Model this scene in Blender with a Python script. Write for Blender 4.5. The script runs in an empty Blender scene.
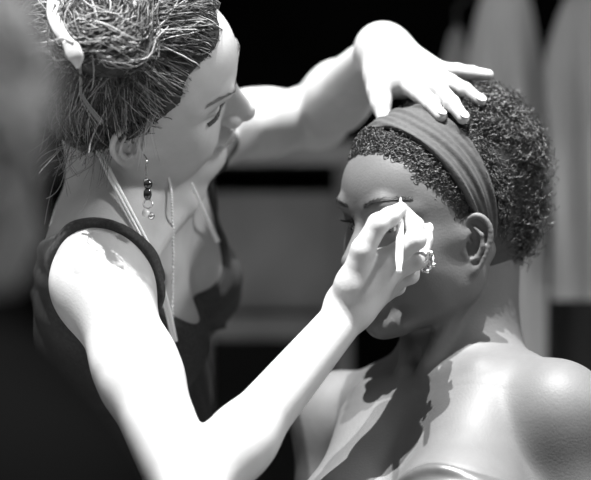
import bpy, math, random
import numpy as np
random.seed(7); rng = np.random.default_rng(7)
C = bpy.context.scene.collection
A = lambda *v: np.array(v, dtype=np.float64)
CAM = A(0, -1.8, 1.25); FPX = 1716.0
def P(px, py, d=0.0):
    """point seen at pixel px,py, d metres beyond the reference plane y=0"""
    s = (1.8 + d) / FPX
    return A((px - 295.5) * s, d, 1.25 + (240 - py) * s)
def nrm(v): v = np.asarray(v, float); return v / np.linalg.norm(v)

# ------------------------------------------------------------------ objects
def tag(o, label=None, cat=None, group=None, kind=None):
    if label: o['label'] = label
    if cat: o['category'] = cat
    if group: o['group'] = group
    if kind: o['kind'] = kind
    return o
def empty(name, loc, label, cat, group=None):
    o = bpy.data.objects.new(name, None); C.objects.link(o); o.location = loc
    o.empty_display_size = .05
    return tag(o, label, cat, group)
def mesh_obj(name, V, F, mats, parent=None, smooth=True, tint=None, midx=None):
    """V (n,3); F (m,4) or (m,3) int array, or a list of such arrays"""
    V = np.asarray(V, np.float32)
    Fs = F if isinstance(F, list) else [F]
    Fs = [np.asarray(f, np.int32) for f in Fs if len(f)]
    base = np.array(parent.location, np.float32) if parent is not None else V.mean(0) * 0
    me = bpy.data.meshes.new(name)
    me.vertices.add(len(V)); me.vertices.foreach_set('co', (V - base).ravel())
    nl = sum(f.size for f in Fs); npo = sum(len(f) for f in Fs)
    me.loops.add(nl); me.polygons.add(npo)
    me.loops.foreach_set('vertex_index', np.concatenate([f.ravel() for f in Fs]))
    tot = np.concatenate([np.full(len(f), f.shape[1], np.int32) for f in Fs])
    st = np.concatenate([[0], np.cumsum(tot)[:-1]]).astype(np.int32)
    me.polygons.foreach_set('loop_start', st)
    me.polygons.foreach_set('loop_total', tot)
    me.polygons.foreach_set('use_smooth', np.full(npo, smooth))
    if midx is not None: me.polygons.foreach_set('material_index', np.asarray(midx, np.int32))
    me.update(calc_edges=True); me.validate()
    if tint is not None:
        at = me.attributes.new('tint', 'FLOAT', 'POINT'); at.data.foreach_set('value', np.asarray(tint, np.float32))
    for m in (mats if isinstance(mats, list) else [mats]): me.materials.append(m)
    o = bpy.data.objects.new(name, me); C.objects.link(o)
    if parent is not None: o.parent = parent
    return o

# ------------------------------------------------------------------ materials
def mat(name, col, rough=.5, metal=0., bump=0., bscale=300., tintcol=None, noise=0., nscale=20., sss=0., coat=0., spec=.5, detail=3.):
    m = bpy.data.materials.new(name); m.use_nodes = True; nt = m.node_tree; b = nt.nodes['Principled BSDF']
    c = (col, col, col, 1) if not isinstance(col, tuple) else col
    b.inputs['Base Color'].default_value = c
    b.inputs['Roughness'].default_value = rough; b.inputs['Metallic'].default_value = metal
    b.inputs['Specular IOR Level'].default_value = spec
    if sss: b.inputs['Subsurface Weight'].default_value = sss; b.inputs['Subsurface Scale'].default_value = .01; b.inputs['Subsurface Radius'].default_value = (1, 1, 1)
    if coat: b.inputs['Coat Weight'].default_value = coat
    tc = nt.nodes.new('ShaderNodeTexCoord')
    src = None
    if noise:
        n = nt.nodes.new('ShaderNodeTexNoise'); n.inputs['Scale'].default_value = nscale; n.inputs['Detail'].default_value = detail
        nt.links.new(tc.outputs['Object'], n.inputs['Vector'])
        r = nt.nodes.new('ShaderNodeMapRange'); r.inputs['From Min'].default_value = .3; r.inputs['From Max'].default_value = .7
        r.inputs['To Min'].default_value = 1 - noise; r.inputs['To Max'].default_value = 1 + noise
        nt.links.new(n.outputs['Fac'], r.inputs['Value'])
        mu = nt.nodes.new('ShaderNodeVectorMath'); mu.operation = 'SCALE'; mu.inputs[0].default_value = c[:3]
        nt.links.new(r.outputs['Result'], mu.inputs['Scale']); src = mu.outputs['Vector']
    if tintcol is not None:
        a = nt.nodes.new('ShaderNodeAttribute'); a.attribute_name = 'tint'
        mx = nt.nodes.new('ShaderNodeMix'); mx.data_type = 'RGBA'
        mx.inputs['A'].default_value = c; mx.inputs['B'].default_value = (tintcol,) * 3 + (1,)
        if src: nt.links.new(src, mx.inputs['A'])
        nt.links.new(a.outputs['Fac'], mx.inputs['Factor']); src = mx.outputs['Result']
    if src: nt.links.new(src, b.inputs['Base Color'])
    if bump:
        n = nt.nodes.new('ShaderNodeTexNoise'); n.inputs['Scale'].default_value = bscale; n.inputs['Detail'].default_value = 4
        nt.links.new(tc.outputs['Object'], n.inputs['Vector'])
        bp = nt.nodes.new('ShaderNodeBump'); bp.inputs['Strength'].default_value = bump; bp.inputs['Distance'].default_value = .001
        nt.links.new(n.outputs['Fac'], bp.inputs['Height']); nt.links.new(bp.outputs['Normal'], b.inputs['Normal'])
    return m
M = dict(
    skin_pale=mat('pale_skin', .40, .5, bump=.25, bscale=450, tintcol=.20, noise=.05, nscale=45, sss=.12, spec=.35),
    skin_dark=mat('dark_skin', .102, .55, bump=.25, bscale=420, tintcol=.02, noise=.06, nscale=40, sss=.05, spec=.35),
    hair_light=mat('brown_hair', .024, .42, tintcol=.46, spec=.4),
    hair_black=mat('black_hair', .009, .38, tintcol=.06, spec=.6),
    hair_far=mat('dark_curly_hair', .13, .6, noise=.6, nscale=30),
    scalp=mat('hair_undercoat', .014, .6, bump=.6, bscale=250),
    nail=mat('fingernail', .8, .2, coat=.4),
    jersey=mat('grey_jersey', .045, .85, bump=.5, bscale=900, noise=.25, nscale=350, spec=.2),
    trim=mat('jersey_binding', .085, .85, bump=.5, bscale=900, noise=.25, nscale=350, spec=.2),
    band=mat('headband_cloth', .06, .8, bump=.4, bscale=700, noise=.15, nscale=200, spec=.25),
    bandeau=mat('shiny_bandeau', .07, .35, bump=.3, bscale=120, spec=.5),
    silver=mat('silver', .75, .18, 1.), pearl=mat('pearl_bead', .75, .15, coat=1.), blackbead=mat('black_bead', .006, .08, coat=1.),
    cord=mat('pale_cord', .92, .5, bump=.3, bscale=600), clip=mat('pale_plastic', .42, .3, coat=.3),
    brush=mat('white_lacquer', .85, .3), bristle=mat('bristles', .35, .6),
    eyewhite=mat('eyeball', .5, .08, tintcol=.006, coat=1.), brow=mat('brow_hair', .012, .6), brow_light=mat('light_brow_hair', .2, .6),
    dark_cloth=mat('dark_cloth', .01, .9, noise=.3, nscale=8),
    coat_a=mat('pale_coat_cloth', .62, .95, noise=.12, nscale=6), coat_b=mat('grey_coat_cloth', .50, .95, noise=.12, nscale=5), coat_c=mat('charcoal_cloth', .03, .95),
    black_cloth=mat('black_cloth', .002, 1., spec=0.),
    wall=mat('black_drape', .004, .95, noise=.5, nscale=3, spec=.1), wood=mat('grey_painted_wood', .17, .7, noise=.22, nscale=7), wood_d=mat('pale_top_wood', .35, .7, noise=.2, nscale=5),
    floor=mat('floor_boards', .12, .8, noise=.3, nscale=3), ceil=mat('sun_block_cloth', .02, .95), tube=mat('steel_tube', .25, .35, 1.),  # ceil is for the added roof that blocks the sun
    stool=mat('dark_wood', .05, .5, noise=.3, nscale=14), shoe=mat('black_leather', .02, .4),
)

# ------------------------------------------------------------------ implicit surfaces
class Sdf:
    def __init__(s): s.pr = []; s.frame()
    def frame(s, O=(0, 0, 0), R=np.eye(3), sc=1.):      # rows of R = local axes in world
        s.O = A(*O); s.R = np.array(R, float); s.sc = sc; return s
    def W(s, p): return s.O + s.sc * (np.asarray(p, float) @ s.R)
    def ell(s, c, r, k=.01, sub=False, ax=None):
        ax = np.eye(3) if ax is None else np.array(ax, float)
        r = np.full(3, r) if np.isscalar(r) else np.asarray(r, float)
        s.pr.append(('e', s.W(c), ax @ s.R, r * s.sc, k * s.sc, sub)); return s
    def cap(s, a, b, ra, rb=None, k=.01, sub=False, flat=None):
        rb = ra if rb is None else rb
        n = None
        if flat: n = (nrm(np.asarray(flat[0], float) @ s.R), flat[1])
        s.pr.append(('c', s.W(a), s.W(b), (ra * s.sc, rb * s.sc), k * s.sc, sub, n)); return s
    def chain(s, pts, rad, k=.004, sub=False):
        for i in range(len(pts) - 1): s.cap(pts[i], pts[i + 1], rad[i], rad[i + 1], k, sub)
        return s
    @staticmethod
    def bound(p):
        if p[0] == 'e': return p[1], p[3].max() + .5 * (p[3].max() - p[3].min())
        c = (p[1] + p[2]) / 2
        f = max(1., 1. if p[6] is None else p[6][1])
        return c, np.linalg.norm(p[2] - p[1]) / 2 + max(p[3]) * f
    @staticmethod
    def dist(p, q):
        if p[0] == 'e':
            v = (q - p[1].astype(q.dtype)) @ p[2].T.astype(q.dtype)
            r = p[3].astype(q.dtype)
            v = v / r; k0 = np.sqrt((v * v).sum(-1)); v = v / r
            k1 = np.sqrt((v * v).sum(-1)) + 1e-6
            return k0 * (k0 - 1) / k1
        a, b = p[1].astype(q.dtype), p[2].astype(q.dtype); ab = b - a; L = float((ab * ab).sum()) + 1e-12
        v = q - a; t = np.clip((v @ ab) / L, 0, 1)
        v = v - t[..., None] * ab
        if p[6] is not None:
            n, f = p[6]; n = n.astype(q.dtype); w = v @ n; v = v + (w * (1 / f - 1))[..., None] * n
        return np.sqrt((v * v).sum(-1)) - (p[3][0] + t * (p[3][1] - p[3][0]))
    def value(s, q):
        q = np.asarray(q); d = np.full(q.shape[:-1], 1., q.dtype)
        for p in s.pr: d = s.comb(d, s.dist(p, q), p)
        return d
    @staticmethod
    def comb(d, e, p):
        k = p[4]
        if p[5]:
            e = -e; h = np.maximum(k - np.abs(d - e), 0) / k; return np.maximum(d, e) + h * h * k * .25
        h = np.maximum(k - np.abs(d - e), 0) / k; return np.minimum(d, e) - h * h * k * .25
    def blocks(s, cen, loc, rad, post=None):
        """cen (n,3) block centres, loc (m,3) offsets; rad = block radius"""
        n = len(cen); d = np.full((n, len(loc)), 1., np.float32)
        for p in s.pr:
            c, r = s.bound(p)
            idx = np.nonzero(((cen - c) ** 2).sum(1) < (r + 2 * p[4] + rad + .02) ** 2)[0]
            if not len(idx): continue
            q = (cen[idx][:, None, :] + loc[None]).astype(np.float32)
            d[idx] = s.comb(d[idx], s.dist(p, q), p)
        if post is not None:
            q = (cen[:, None, :] + loc[None]).astype(np.float32); d = post(q, d)
        return d
    def mesh(s, h, lo, hi, post=None):
        B = 8; lo = A(*lo); hi = A(*hi)
        nb = np.ceil((hi - lo) / (B * h)).astype(int)
        g = np.stack(np.meshgrid(*[np.arange(k) for k in nb], indexing='ij'), -1).reshape(-1, 3)
        cen = lo + (g + .5) * B * h; rad = B * h * .87
        d0 = s.blocks(cen, np.zeros((1, 3)), rad * 1.6, post)[:, 0]
        keep = np.abs(d0) < rad * 2.2
        g = g[keep]; cen = cen[keep]
        ii = np.arange(B + 1); loc = (np.stack(np.meshgrid(ii, ii, ii, indexing='ij'), -1).reshape(-1, 3) - B / 2) * h
        NY, NZ = (nb[1] + 2) * B, (nb[2] + 2) * B
        key = lambda c: ((c[:, 0] + 1) * NY + c[:, 1] + 1) * NZ + c[:, 2] + 1
        keys = []; verts = []; quads = []
        for c0 in range(0, len(g), 1500):
            gg = g[c0:c0 + 1500]; v = s.blocks(cen[c0:c0 + 1500], loc, rad, post).reshape(-1, B + 1, B + 1, B + 1)
            ins = v < 0
            cnt = sum(ins[:, x:x + B, y:y + B, z:z + B].astype(np.int8) for x in (0, 1) for y in (0, 1) for z in (0, 1))
            b, i, j, k = np.nonzero((cnt > 0) & (cnt < 8))
            if not len(b): continue
            cv = np.stack([v[b, i + x, j + y, k + z] for x in (0, 1) for y in (0, 1) for z in (0, 1)], 1)
            co = np.array([(x, y, z) for x in (0, 1) for y in (0, 1) for z in (0, 1)], float)
            acc = np.zeros((len(b), 3)); n = np.zeros(len(b))
            for e0 in range(8):
                for ax in (4, 2, 1):
                    if e0 & ax: continue
                    e1 = e0 | ax; a_, b_ = cv[:, e0], cv[:, e1]; m = (a_ < 0) != (b_ < 0)
                    t = np.where(m, a_ / np.where(m, a_ - b_, 1), 0)
                    acc += m[:, None] * (co[e0] + t[:, None] * (co[e1] - co[e0])); n += m
            gc = gg[b] * B + np.stack([i, j, k], 1)
            verts.append(lo + (gc + acc / n[:, None]) * h); keys.append(key(gc))
            for ax in range(3):
                o1 = [0, 0, 0]; o1[ax] = 1
                a_ = ins[:, :B, :B, :B]; b_ = ins[:, o1[0]:o1[0] + B, o1[1]:o1[1] + B, o1[2]:o1[2] + B]
                bb, i, j, k = np.nonzero(a_ != b_); fl = a_[bb, i, j, k]
                gc = gg[bb] * B + np.stack([i, j, k], 1)
                u = np.zeros(3, int); w = np.zeros(3, int); u[(ax + 1) % 3] = 1; w[(ax + 2) % 3] = 1
                q = np.stack([key(gc - u - w), key(gc - w), key(gc), key(gc - u)], 1)
                q[~fl] = q[~fl][:, ::-1]; quads.append(q)
        keys = np.concatenate(keys); verts = np.concatenate(verts); quads = np.concatenate(quads)
        o = np.argsort(keys); keys = keys[o]; verts = verts[o]
        idx = np.searchsorted(keys, quads); idx = np.minimum(idx, len(keys) - 1)
        ok = (keys[idx] == quads).all(1)
        return verts, idx[ok]
def project(S, p, dirn, maxd=.05):
    """march points p along dirn until the surface is met"""
    p = np.array(p, float); t = np.zeros(len(p)); dirn = nrm(dirn)
    for _ in range(40):
        d = S.value(p + t[:, None] * dirn); t += np.clip(d, -.01, .01) * .8
    return p + t[:, None] * dirn

# ------------------------------------------------------------------ strands and tubes
def tubes(strands, rad, sides=3):
    """strands (n,m,3), rad (n,m) or scalar or (m,)"""
    S = np.asarray(strands, float); n, m, _ = S.shape
    rad = np.broadcast_to(rad, (n, m)) if not (np.ndim(rad) == 1 and len(rad) == n) else np.repeat(np.asarray(rad)[:, None], m, 1)
    T = np.gradient(S, axis=1); T /= np.linalg.norm(T, axis=2, keepdims=True) + 1e-9
    ref = np.array([.31, .77, .55]); U = np.cross(T, ref); U /= np.linalg.norm(U, axis=2, keepdims=True) + 1e-9
    Wv = np.cross(T, U)
    th = np.arange(sides) * 2 * np.pi / sides
    V = S[:, :, None, :] + rad[:, :, None, None] * (np.cos(th)[:, None] * U[:, :, None, :] + np.sin(th)[:, None] * Wv[:, :, None, :])
    idx = np.arange(n * m * sides).reshape(n, m, sides)
    a = idx[:, :-1]; b = idx[:, 1:]
    F = np.stack([a, np.roll(a, -1, 2), np.roll(b, -1, 2), b], -1).reshape(-1, 4)
    return V.reshape(-1, 3), F
def spline(pts, n):
    """Catmull-Rom through pts"""
    p = np.asarray(pts, float); p = np.vstack([2 * p[0] - p[1], p, 2 * p[-1] - p[-2]])
    m = len(p) - 3; out = []
    for u in np.linspace(0, m - 1e-6, n):
        i = int(u); t = u - i; a, b, c, d = p[i:i + 4]
        out.append(.5 * (2 * b + (c - a) * t + (2 * a - 5 * b + 4 * c - d) * t * t + (3 * b - a - 3 * c + d) * t ** 3))
    return np.array(out)
def uvball(c, r, nu=16, nv=10, ax=np.eye(3)):
    th = np.linspace(0, np.pi, nv + 1); ph = np.arange(nu) * 2 * np.pi / nu
    V = np.array([[math.sin(t) * math.cos(f), math.sin(t) * math.sin(f), math.cos(t)] for t in th for f in ph])
    i = np.arange(nv * nu).reshape(nv, nu); F = np.stack([i, i + nu, np.roll(i, -1, 1) + nu, np.roll(i, -1, 1)], -1).reshape(-1, 4)
    return np.asarray(c) + (V * r) @ np.asarray(ax), F
def join(parts):
    V = []; F = []; n = 0
    for v, f in parts: V.append(v); F.append(np.asarray(f) + n); n += len(v)
    return np.vstack(V), np.vstack(F)
def box(lo, hi):
    x0, y0, z0 = lo; x1, y1, z1 = hi
    V = A(*[(x, y, z) for x in (x0, x1) for y in (y0, y1) for z in (z0, z1)])
    F = np.array([(0, 1, 3, 2), (4, 6, 7, 5), (0, 4, 5, 1), (2, 3, 7, 6), (0, 2, 6, 4), (1, 5, 7, 3)])
    return V, F
def bevel(o, w=.004, seg=2):
    m = o.modifiers.new('bevel', 'BEVEL'); m.width = w; m.segments = seg; return o

# ------------------------------------------------------------------ anatomy
def head(S, O, R, sc=1., open_eyes=False, nose=1., lips=1., ear=(.019, -.011)):
    """local axes: x right, y forward, z up, origin between the ear canals"""
    S.frame(O, R, sc)
    e, c = S.ell, S.cap
    e((0, .003, .043), (.073, .093, .083), .02)
    e((0, .042, .052), (.060, .053, .050), .02)
    e((0, .040, -.012), (.057, .050, .058), .02)
    e((0, .040, -.050), (.044, .046, .040), .02)
    for s in (-1, 1):
        c((s * .055, .012, -.048), (s * .022, .074, -.080), .013, .013, .02)
        c((s * .062, .010, -.005), (s * .055, .012, -.048), .013, .013, .015)
        e((s * .039, .062, -.020), (.023, .022, .025), .02)
        e((s * .041, .034, -.032), (.024, .034, .034), .025)
        c((s * .049, .062, .000), (s * .066, .015, .002), .009, .007, .022)
        e((s * .050, .036, .028), (.016, .026, .028), .022)
        c((s * .010, .086, .038), (s * .030, .0875, .042), .0075, .0075, .012)
        c((s * .030, .0875, .042), (s * .050, .066, .034), .0075, .006, .012)
        e((s * .032, .098, .020), (.017, .014, .0115), .012, True)
    e((0, .082, -.083), (.019, .016, .015), .016)
    e((0, .078, -.046), (.027, .021, .024), .012)
    # nose
    c((0, .088, .028), (0, .1125, -.011), .0065, .0078 * nose, .010)
    e((0, .1135, -.0155), (.0090 * nose, .0088, .0080), .006)
    c((0, .093, -.008), (0, .104, -.022), .0105 * nose, .0080 * nose, .010)
    for s in (-1, 1):
        e((s * .0125 * nose, .1005, -.0195), (.0062, .0085, .0068), .006)
        e((s * .0062 * nose, .1075, -.0262), (.0032, .0052, .0040), .003, True)
    # lips
    lw = lips
    for s in (-1, 1):
        c((s * .0215, .0895, -.0490), (s * .0060, .1010, -.0445), .0030, .0042 * lw, .005)
        c((s * .0060, .1010, -.0445), (0, .1000, -.0465), .0042 * lw, .0038 * lw, .004)
        c((s * .0195, .0895, -.0510), (0, .0985, -.0555), .0032, .0056 * lw, .006)
        c((s * .0245, .0890, -.0495), (s * .010, .1030, -.0498), .0010, .0010, .0030, True)
        e((s * .0255, .0890, -.0500), (.0035, .0035, .0035), .006, True)
    c((-.010, .1035, -.0498), (.010, .1035, -.0498), .0012, .0012, .003, True)
    e((0, .0985, -.0655), (.013, .005, .004), .008, True)
    c((0, .1075, -.032), (0, .1045, -.040), .0012, .0018, .005, True)
    # eyes
    for s in (-1, 1):
        E = A(s * .031, .0735, .0195)
        e(E, .0132, .003)
        c(E + A(-.012, .004, .006), E + A(.012, .004, .006), .003, .003, .006)
        if open_eyes:
            e(E + A(0, .0135, -.0002), (.0118, .0080, .0050), .0012, True)
        else:
            th = np.linspace(-1.05, 1.05, 7)
            q = [E + .0139 * A(math.sin(t), math.cos(t) * .97, -.30 + .10 * (t / 1.05) ** 2) for t in th]
            S.chain(q, [.0008] * 7, .0018, True)
            q2 = [E + .0150 * A(math.sin(t), math.cos(t) * .85, .62 - .25 * (t / 1.05) ** 2) for t in th]
            S.chain(q2, [.0010] * 7, .003, True)
    # ears
    for s in (-1, 1):
        eu = nrm((s * .66, -.75, -.06)); ev = nrm((s * .10, -.10, .99)); ew = nrm(np.cross(eu, ev)) * 1.
        if ew[0] * s < 0: ew = -ew
        ev = nrm(np.cross(ew, eu)); ev = ev if ev[2] > 0 else -ev
        Oe = A(s * .0695, ear[0], ear[1])
        L = lambda u, v, w=0: Oe + eu * u + ev * v + ew * w
        axm = np.array([eu, ev, ew])
        e(L(.010, .003, -.001), (.015, .027, .0032), .004, False, axm)
        e(L(.009, -.001, .004), (.0085, .0125, .0060), .003, True, axm)
        e(L(.014, .018, .004), (.007, .008, .0030), .003, True, axm)
        hp = [L(.006, .004, .001), L(-.001, .012, .003), L(-.001, .022, .003), L(.007, .030, .003), L(.017, .0295, .003), L(.0245, .021, .003), L(.026, .008, .003), L(.022, -.006, .003), L(.016, -.018, .002), L(.009, -.026, .001)]
        S.chain(list(spline(hp, 24)), list(np.interp(np.linspace(0, 9, 24), range(10), [.0020, .0025, .0027, .0028, .0029, .0029, .0028, .0026, .0028, .0035])), .002)
        S.chain([L(.010, .019, .003), L(.017, .011, .0035), L(.0175, .000, .0035), L(.012, -.012, .003), L(.007, -.014, .003)], [.0018, .0024, .0024, .0024, .0022], .002)
        e(L(.006, -.025, .0005), (.0080, .0085, .0036), .004, False, axm)
        S.chain([L(-.003, .002, .001), L(-.0025, -.006, .002), L(.0, -.012, .001)], [.0030, .0038, .0030], .003)
    S.frame()
def face_tint(V, O, R, sc, lip=.8, extra=None):
    """reddened areas that belong to the face: lips; 0..1"""
    q = ((V - np.asarray(O)) @ np.array(R).T) / sc
    x, y, z = q[:, 0], q[:, 1], q[:, 2]
    up = ((np.abs(x) / .0225) ** 2 + ((z + .0475) / .0065) ** 2)
    dn = ((np.abs(x) / .0210) ** 2 + ((z + .0535) / .0080) ** 2)
    t = lip * np.clip((1.15 - np.minimum(up, dn)) * 3, 0, 1) * (y > .080)
    return t
def finger(S, pts, r, k=.004): S.chain(pts, r, k)
def R_from(x, y, z): return np.array([nrm(x), nrm(y), nrm(z)])

def ortho(f, u):
    f = nrm(f); u = nrm(np.asarray(u, float) - f * np.dot(f, u)); return np.array([np.cross(f, u), f, u])
H_FINE = 0.0015

# ================================================================== MAKE-UP ARTIST
OA = P(133, 90, -.02); RA = ortho((.985, .05, -.09), (.10, -.76, .63)); SA = 1.05
SHR, SHL = P(102, 283, -.085), P(208, 130, .17)
_r = nrm(SHR - SHL); _f = A(.90, -.26, -.33); _f = nrm(_f - _r * np.dot(_f, _r)); RT = np.array([_r, _f, np.cross(_r, _f)])
ST = (SHR + SHL) / 2 + RT[2] * .012 + RT[1] * -.012     # centre of the shoulder line
def build_artist():
    T = Sdf()                                           # trunk alone (also used for the clothing)
    T.frame(ST, RT)
    shR = SHR; shL = SHL
    loc = lambda p: (np.asarray(p) - ST) @ RT.T
    sR, sL = loc(shR), loc(shL)
    T.ell((0, -.025, -.13), (.128, .082, .155), .03)
    T.ell((0, -.020, -.03), (.120, .060, .070), .04)
    T.cap(sR, (0, -.02, .02), .040, .048, .03); T.cap(sL, (0, -.02, .02), .040, .048, .03)
    T.cap((.10, -.03, -.03), (.10, -.02, -.17), .040, .045, .03); T.cap((-.10, -.03, -.03), (-.10, -.02, -.17), .040, .045, .03)
    for s in (1, -1):
        T.ell((s * .060, .042, -.160), (.052, .046, .056), .025)
        T.cap((s * .05, .030, -.07), (s * .060, .044, -.15), .025, .042, .04)
    T.ell((0, -.02, -.27), (.108, .078, .11), .05)
    T.frame()
    hip = P(120, 640, .22)
    wst = ST + RT.T @ A(0, -.01, -.32)
    T.cap(wst, hip, .105, .125, .05, flat=((0, 1, 0), .9))
    S = Sdf(); S.pr = list(T.pr)
    # neck
    nb = ST + RT.T @ A(0, -.012, .0); nt = OA + RA.T @ A(0, -.030, -.045)
    S.cap(nb, nt, .055, .050, .03)
    S.frame(ST, RT)
    S.cap((.012, .045, .000), sR * .80 + A(0, .035, .012), .0070, .0085, .014); S.cap((-.012, .045, .000), sL * .80 + A(0, .035, .012), .0070, .0085, .014)
    S.frame()
    pit = ST + RT.T @ A(.012, .050, .004)
    S.cap(pit, OA + RA.T @ A(.058, -.012, -.02), .007, .012, .012)
    S.cap(ST + RT.T @ A(-.012, .050, .004), OA + RA.T @ A(-.058, -.012, -.02), .007, .012, .012)
    # near (right) arm
    el = P(191, 500, -.225); wr = P(351, 309, -.125)
    S.ell(shR, (.043, .042, .046), .03)
    S.cap(shR, shR + (el - shR) * .45, .0405, .0380, .03)
    S.cap(shR + (el - shR) * .40, el, .0380, .032, .02)
    S.cap(el, el + (wr - el) * .30, .0300, .0300, .012)
    S.cap(el + (wr - el) * .28, wr, .0300, .0200, .02)
    # far (left) arm
    elL = P(318, 117, .30); wrL = P(382, 50, .075)
    S.cap(shL, shL + (elL - shL) * .5, .040, .038, .03)
    S.cap(shL + (elL - shL) * .4, elL, .038, .035, .02)
    S.cap(elL, elL + (wrL - elL) * .35, .036, .038, .02)
    S.cap(elL + (wrL - elL) * .3, wrL, .038, .0225, .02)
    # near hand: pinching the brush
    D = -.135
    h = dict(W=P(350, 306, -.125))
    W = h['W']
    iM, mM, rM, pM = P(383, 262, -.140), P(391, 272, -.118), P(389, 283, -.098), P(383, 292, -.082)
    tC, tM = P(354, 284, -.142), P(363, 250, -.158)
    for m, r in ((iM, .0125), (mM, .0125), (rM, .012), (pM, .0115)): S.cap(W, m, .0175, r, .014)
    S.cap(W, tC, .018, .0155, .012); S.cap(tC, tM, .0160, .0115, .010); S.cap(tC, iM, .012, .009, .012)
    finger(S, [tM, P(378, 224, -.162), P(390, 217, -.155), P(401, 209, -.142)], [.0112, .0100, .0092, .0068])
    finger(S, [iM, P(416, 240, -.150), P(415, 226, -.146), P(404, 212, -.136)], [.0112, .0098, .0088, .0068], .003)
    finger(S, [mM, P(419, 260, -.122), P(425, 240, -.110), P(427, 229, -.104)], [.0108, .0088, .0076, .0060], .003)
    finger(S, [rM, P(410, 275, -.102), P(414, 262, -.094), P(404, 256, -.100)], [.0106, .0090, .0078, .0066], .003)
    finger(S, [pM, P(397, 287, -.086), P(402, 279, -.080), P(394, 274, -.086)], [.0098, .0082, .0070, .0060], .003)
    # far hand: fingers spread on the headband
    W = wrL
    iM, mM, rM, pM = P(404, 82, .020), P(418, 75, .012), P(429, 72, .016), P(436, 70, .028)
    for m, r in ((iM, .0125), (mM, .0120), (rM, .0112), (pM, .0105)): S.cap(W, m, .0200, r, .016)
    S.ell(P(390, 46, .056), (.016, .015, .016), .02)
    tM = P(379, 92, .018)
    S.cap(W, tM, .021, .0115, .02); S.cap(P(382, 74, .035), iM, .015, .012, .02)
    finger(S, [tM, P(381, 104, .008), P(384, 119, -.005)], [.0115, .0098, .0078], .008)
    finger(S, [iM, P(420, 95, -.018), P(431, 105, -.040), P(441, 116, -.058)], [.0108, .0088, .0080, .0066], .003)
    finger(S, [mM, P(439, 89, -.028), P(452, 103, -.052), P(463, 118, -.066)], [.0106, .0088, .0080, .0066], .003)
    finger(S, [rM, P(450, 82, -.015), P(465, 90, -.032), P(480, 101, -.040)], [.0098, .0084, .0078, .0064], .003)
    finger(S, [pM, P(457, 71, .015), P(472, 73, .008), P(488, 75, .000)], [.0096, .0080, .0073, .0060], .003)
    head(S, OA, RA, SA, False, 1.0, .95, (.007, .001))
    return S, T
SA_S, SA_T = build_artist()
artist = empty('person', (P(120, 640, .22)[0], .22, 0), 'person with pinned-up hair and a grey tank top, bending over and holding a brush', 'person', 'people')
V, F = SA_S.mesh(H_FINE, (-.42, -.42, .78), (.30, .42, 1.56))
tint = face_tint(V, OA, RA, SA, .55)
mesh_obj('body', V, F, M['skin_pale'], artist, tint=tint)

# ---- tank top
NH = []
def tank_post(q, d):
    p = (q.astype(np.float64) - ST) @ RT.T
    r, f, u = p[..., 0], p[..., 1], p[..., 2]
    front = f > -.02; r = np.where(r > 0, r * .87, r)
    # neck opening: a deep U at the front, a shallow one behind
    depth = np.where(front, .195, .22)
    nw_ = np.where(r > 0, .092 + .020 * np.clip((u + .075) / .085, 0, 1), .074 + .010 * np.clip((u + .05) / .05, 0, 1))
    nr = ((np.abs(r) / nw_) ** 3 + np.abs(np.minimum(u - .07, 0) / depth) ** 3) ** (1 / 3)
    nk = (nr - 1) * .085
    ar = (1 - np.sqrt(((np.abs(r) - np.where(r < 0, .236, .222)) / .098) ** 2 + (np.minimum(u - .06, 0) / np.where(r < 0, .07, .17)) ** 2)) * .09
    edge = np.minimum(nk, -ar)                         # distance inside the cloth from an edge
    off = .0040 + .0030 * np.exp(-((edge - .0045) / .0030) ** 2)
    seam = u + .205 + .35 * (r * r) - .03 * np.cos(r * 24)
    off = off + .0045 * np.exp(-(seam / .0035) ** 2) * (f > 0)
    fold = np.sin(r * 190 + 2 * np.sin(r * 60)) * .0022 * np.clip(-seam / .02, 0, 1) * (f > -.02)
    off = off + fold + .0012 * np.sin(u * 140 + r * 40 + 3 * np.sin(r * 30)) * np.clip(seam / .03, 0, 1)
    out = d - off
    out = np.maximum(out, -(d + .004))
    arm = Sdf.dist(ARM, q); out = np.maximum(out, .0015 - arm)
    return np.maximum(out, -edge).astype(np.float32)
T2 = Sdf(); T2.pr = SA_S.pr[:len(SA_T.pr) + 7]
_el = P(191, 500, -.225); ARM = ('c', SHR + (_el - SHR) * .22, _el, (.0405, .034), .01, False, None)
V, F = T2.mesh(.002, (-.42, -.42, .80), (.30, .42, 1.56), tank_post)
mesh_obj('tank_top', V, F, M['jersey'], artist)
# trousers and shoes (below the frame)
G = Sdf(); hp = P(120, 640, .22)
G.cap(hp, hp + A(0, 0, -.08), .128, .13, .03)
G.cap(hp + A(0, -.08, -.08), A(hp[0] - .05, .06, .50), .085, .062, .04); G.cap(A(hp[0] - .05, .06, .50), A(hp[0] - .12, .10, .07), .062, .05, .02)
G.cap(hp + A(0, .08, -.08), A(hp[0] + .03, .36, .50), .085, .062, .04); G.cap(A(hp[0] + .03, .36, .50), A(hp[0] - .04, .42, .07), .062, .05, .02)
V, F = G.mesh(.008, (-.7, -.4, 0), (.3, .7, 1.1)); mesh_obj('trousers', V, F, M['dark_cloth'], artist)
for (x, y) in ((hp[0] - .12, .10), (hp[0] - .04, .42)):
    G = Sdf(); G.cap((x - .03, y, .045), (x + .13, y, .035), .042, .036, .02, flat=((0, 0, 1), .8)); G.cap((x, y, .04), (x, y, .09), .04, .045, .02)
    V, F = G.mesh(.006, (x - .2, y - .2, -.05), (x + .3, y + .2, .2)); V[:, 2] = np.maximum(V[:, 2], .001); mesh_obj('shoe', V, F, M['shoe'], artist)

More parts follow.
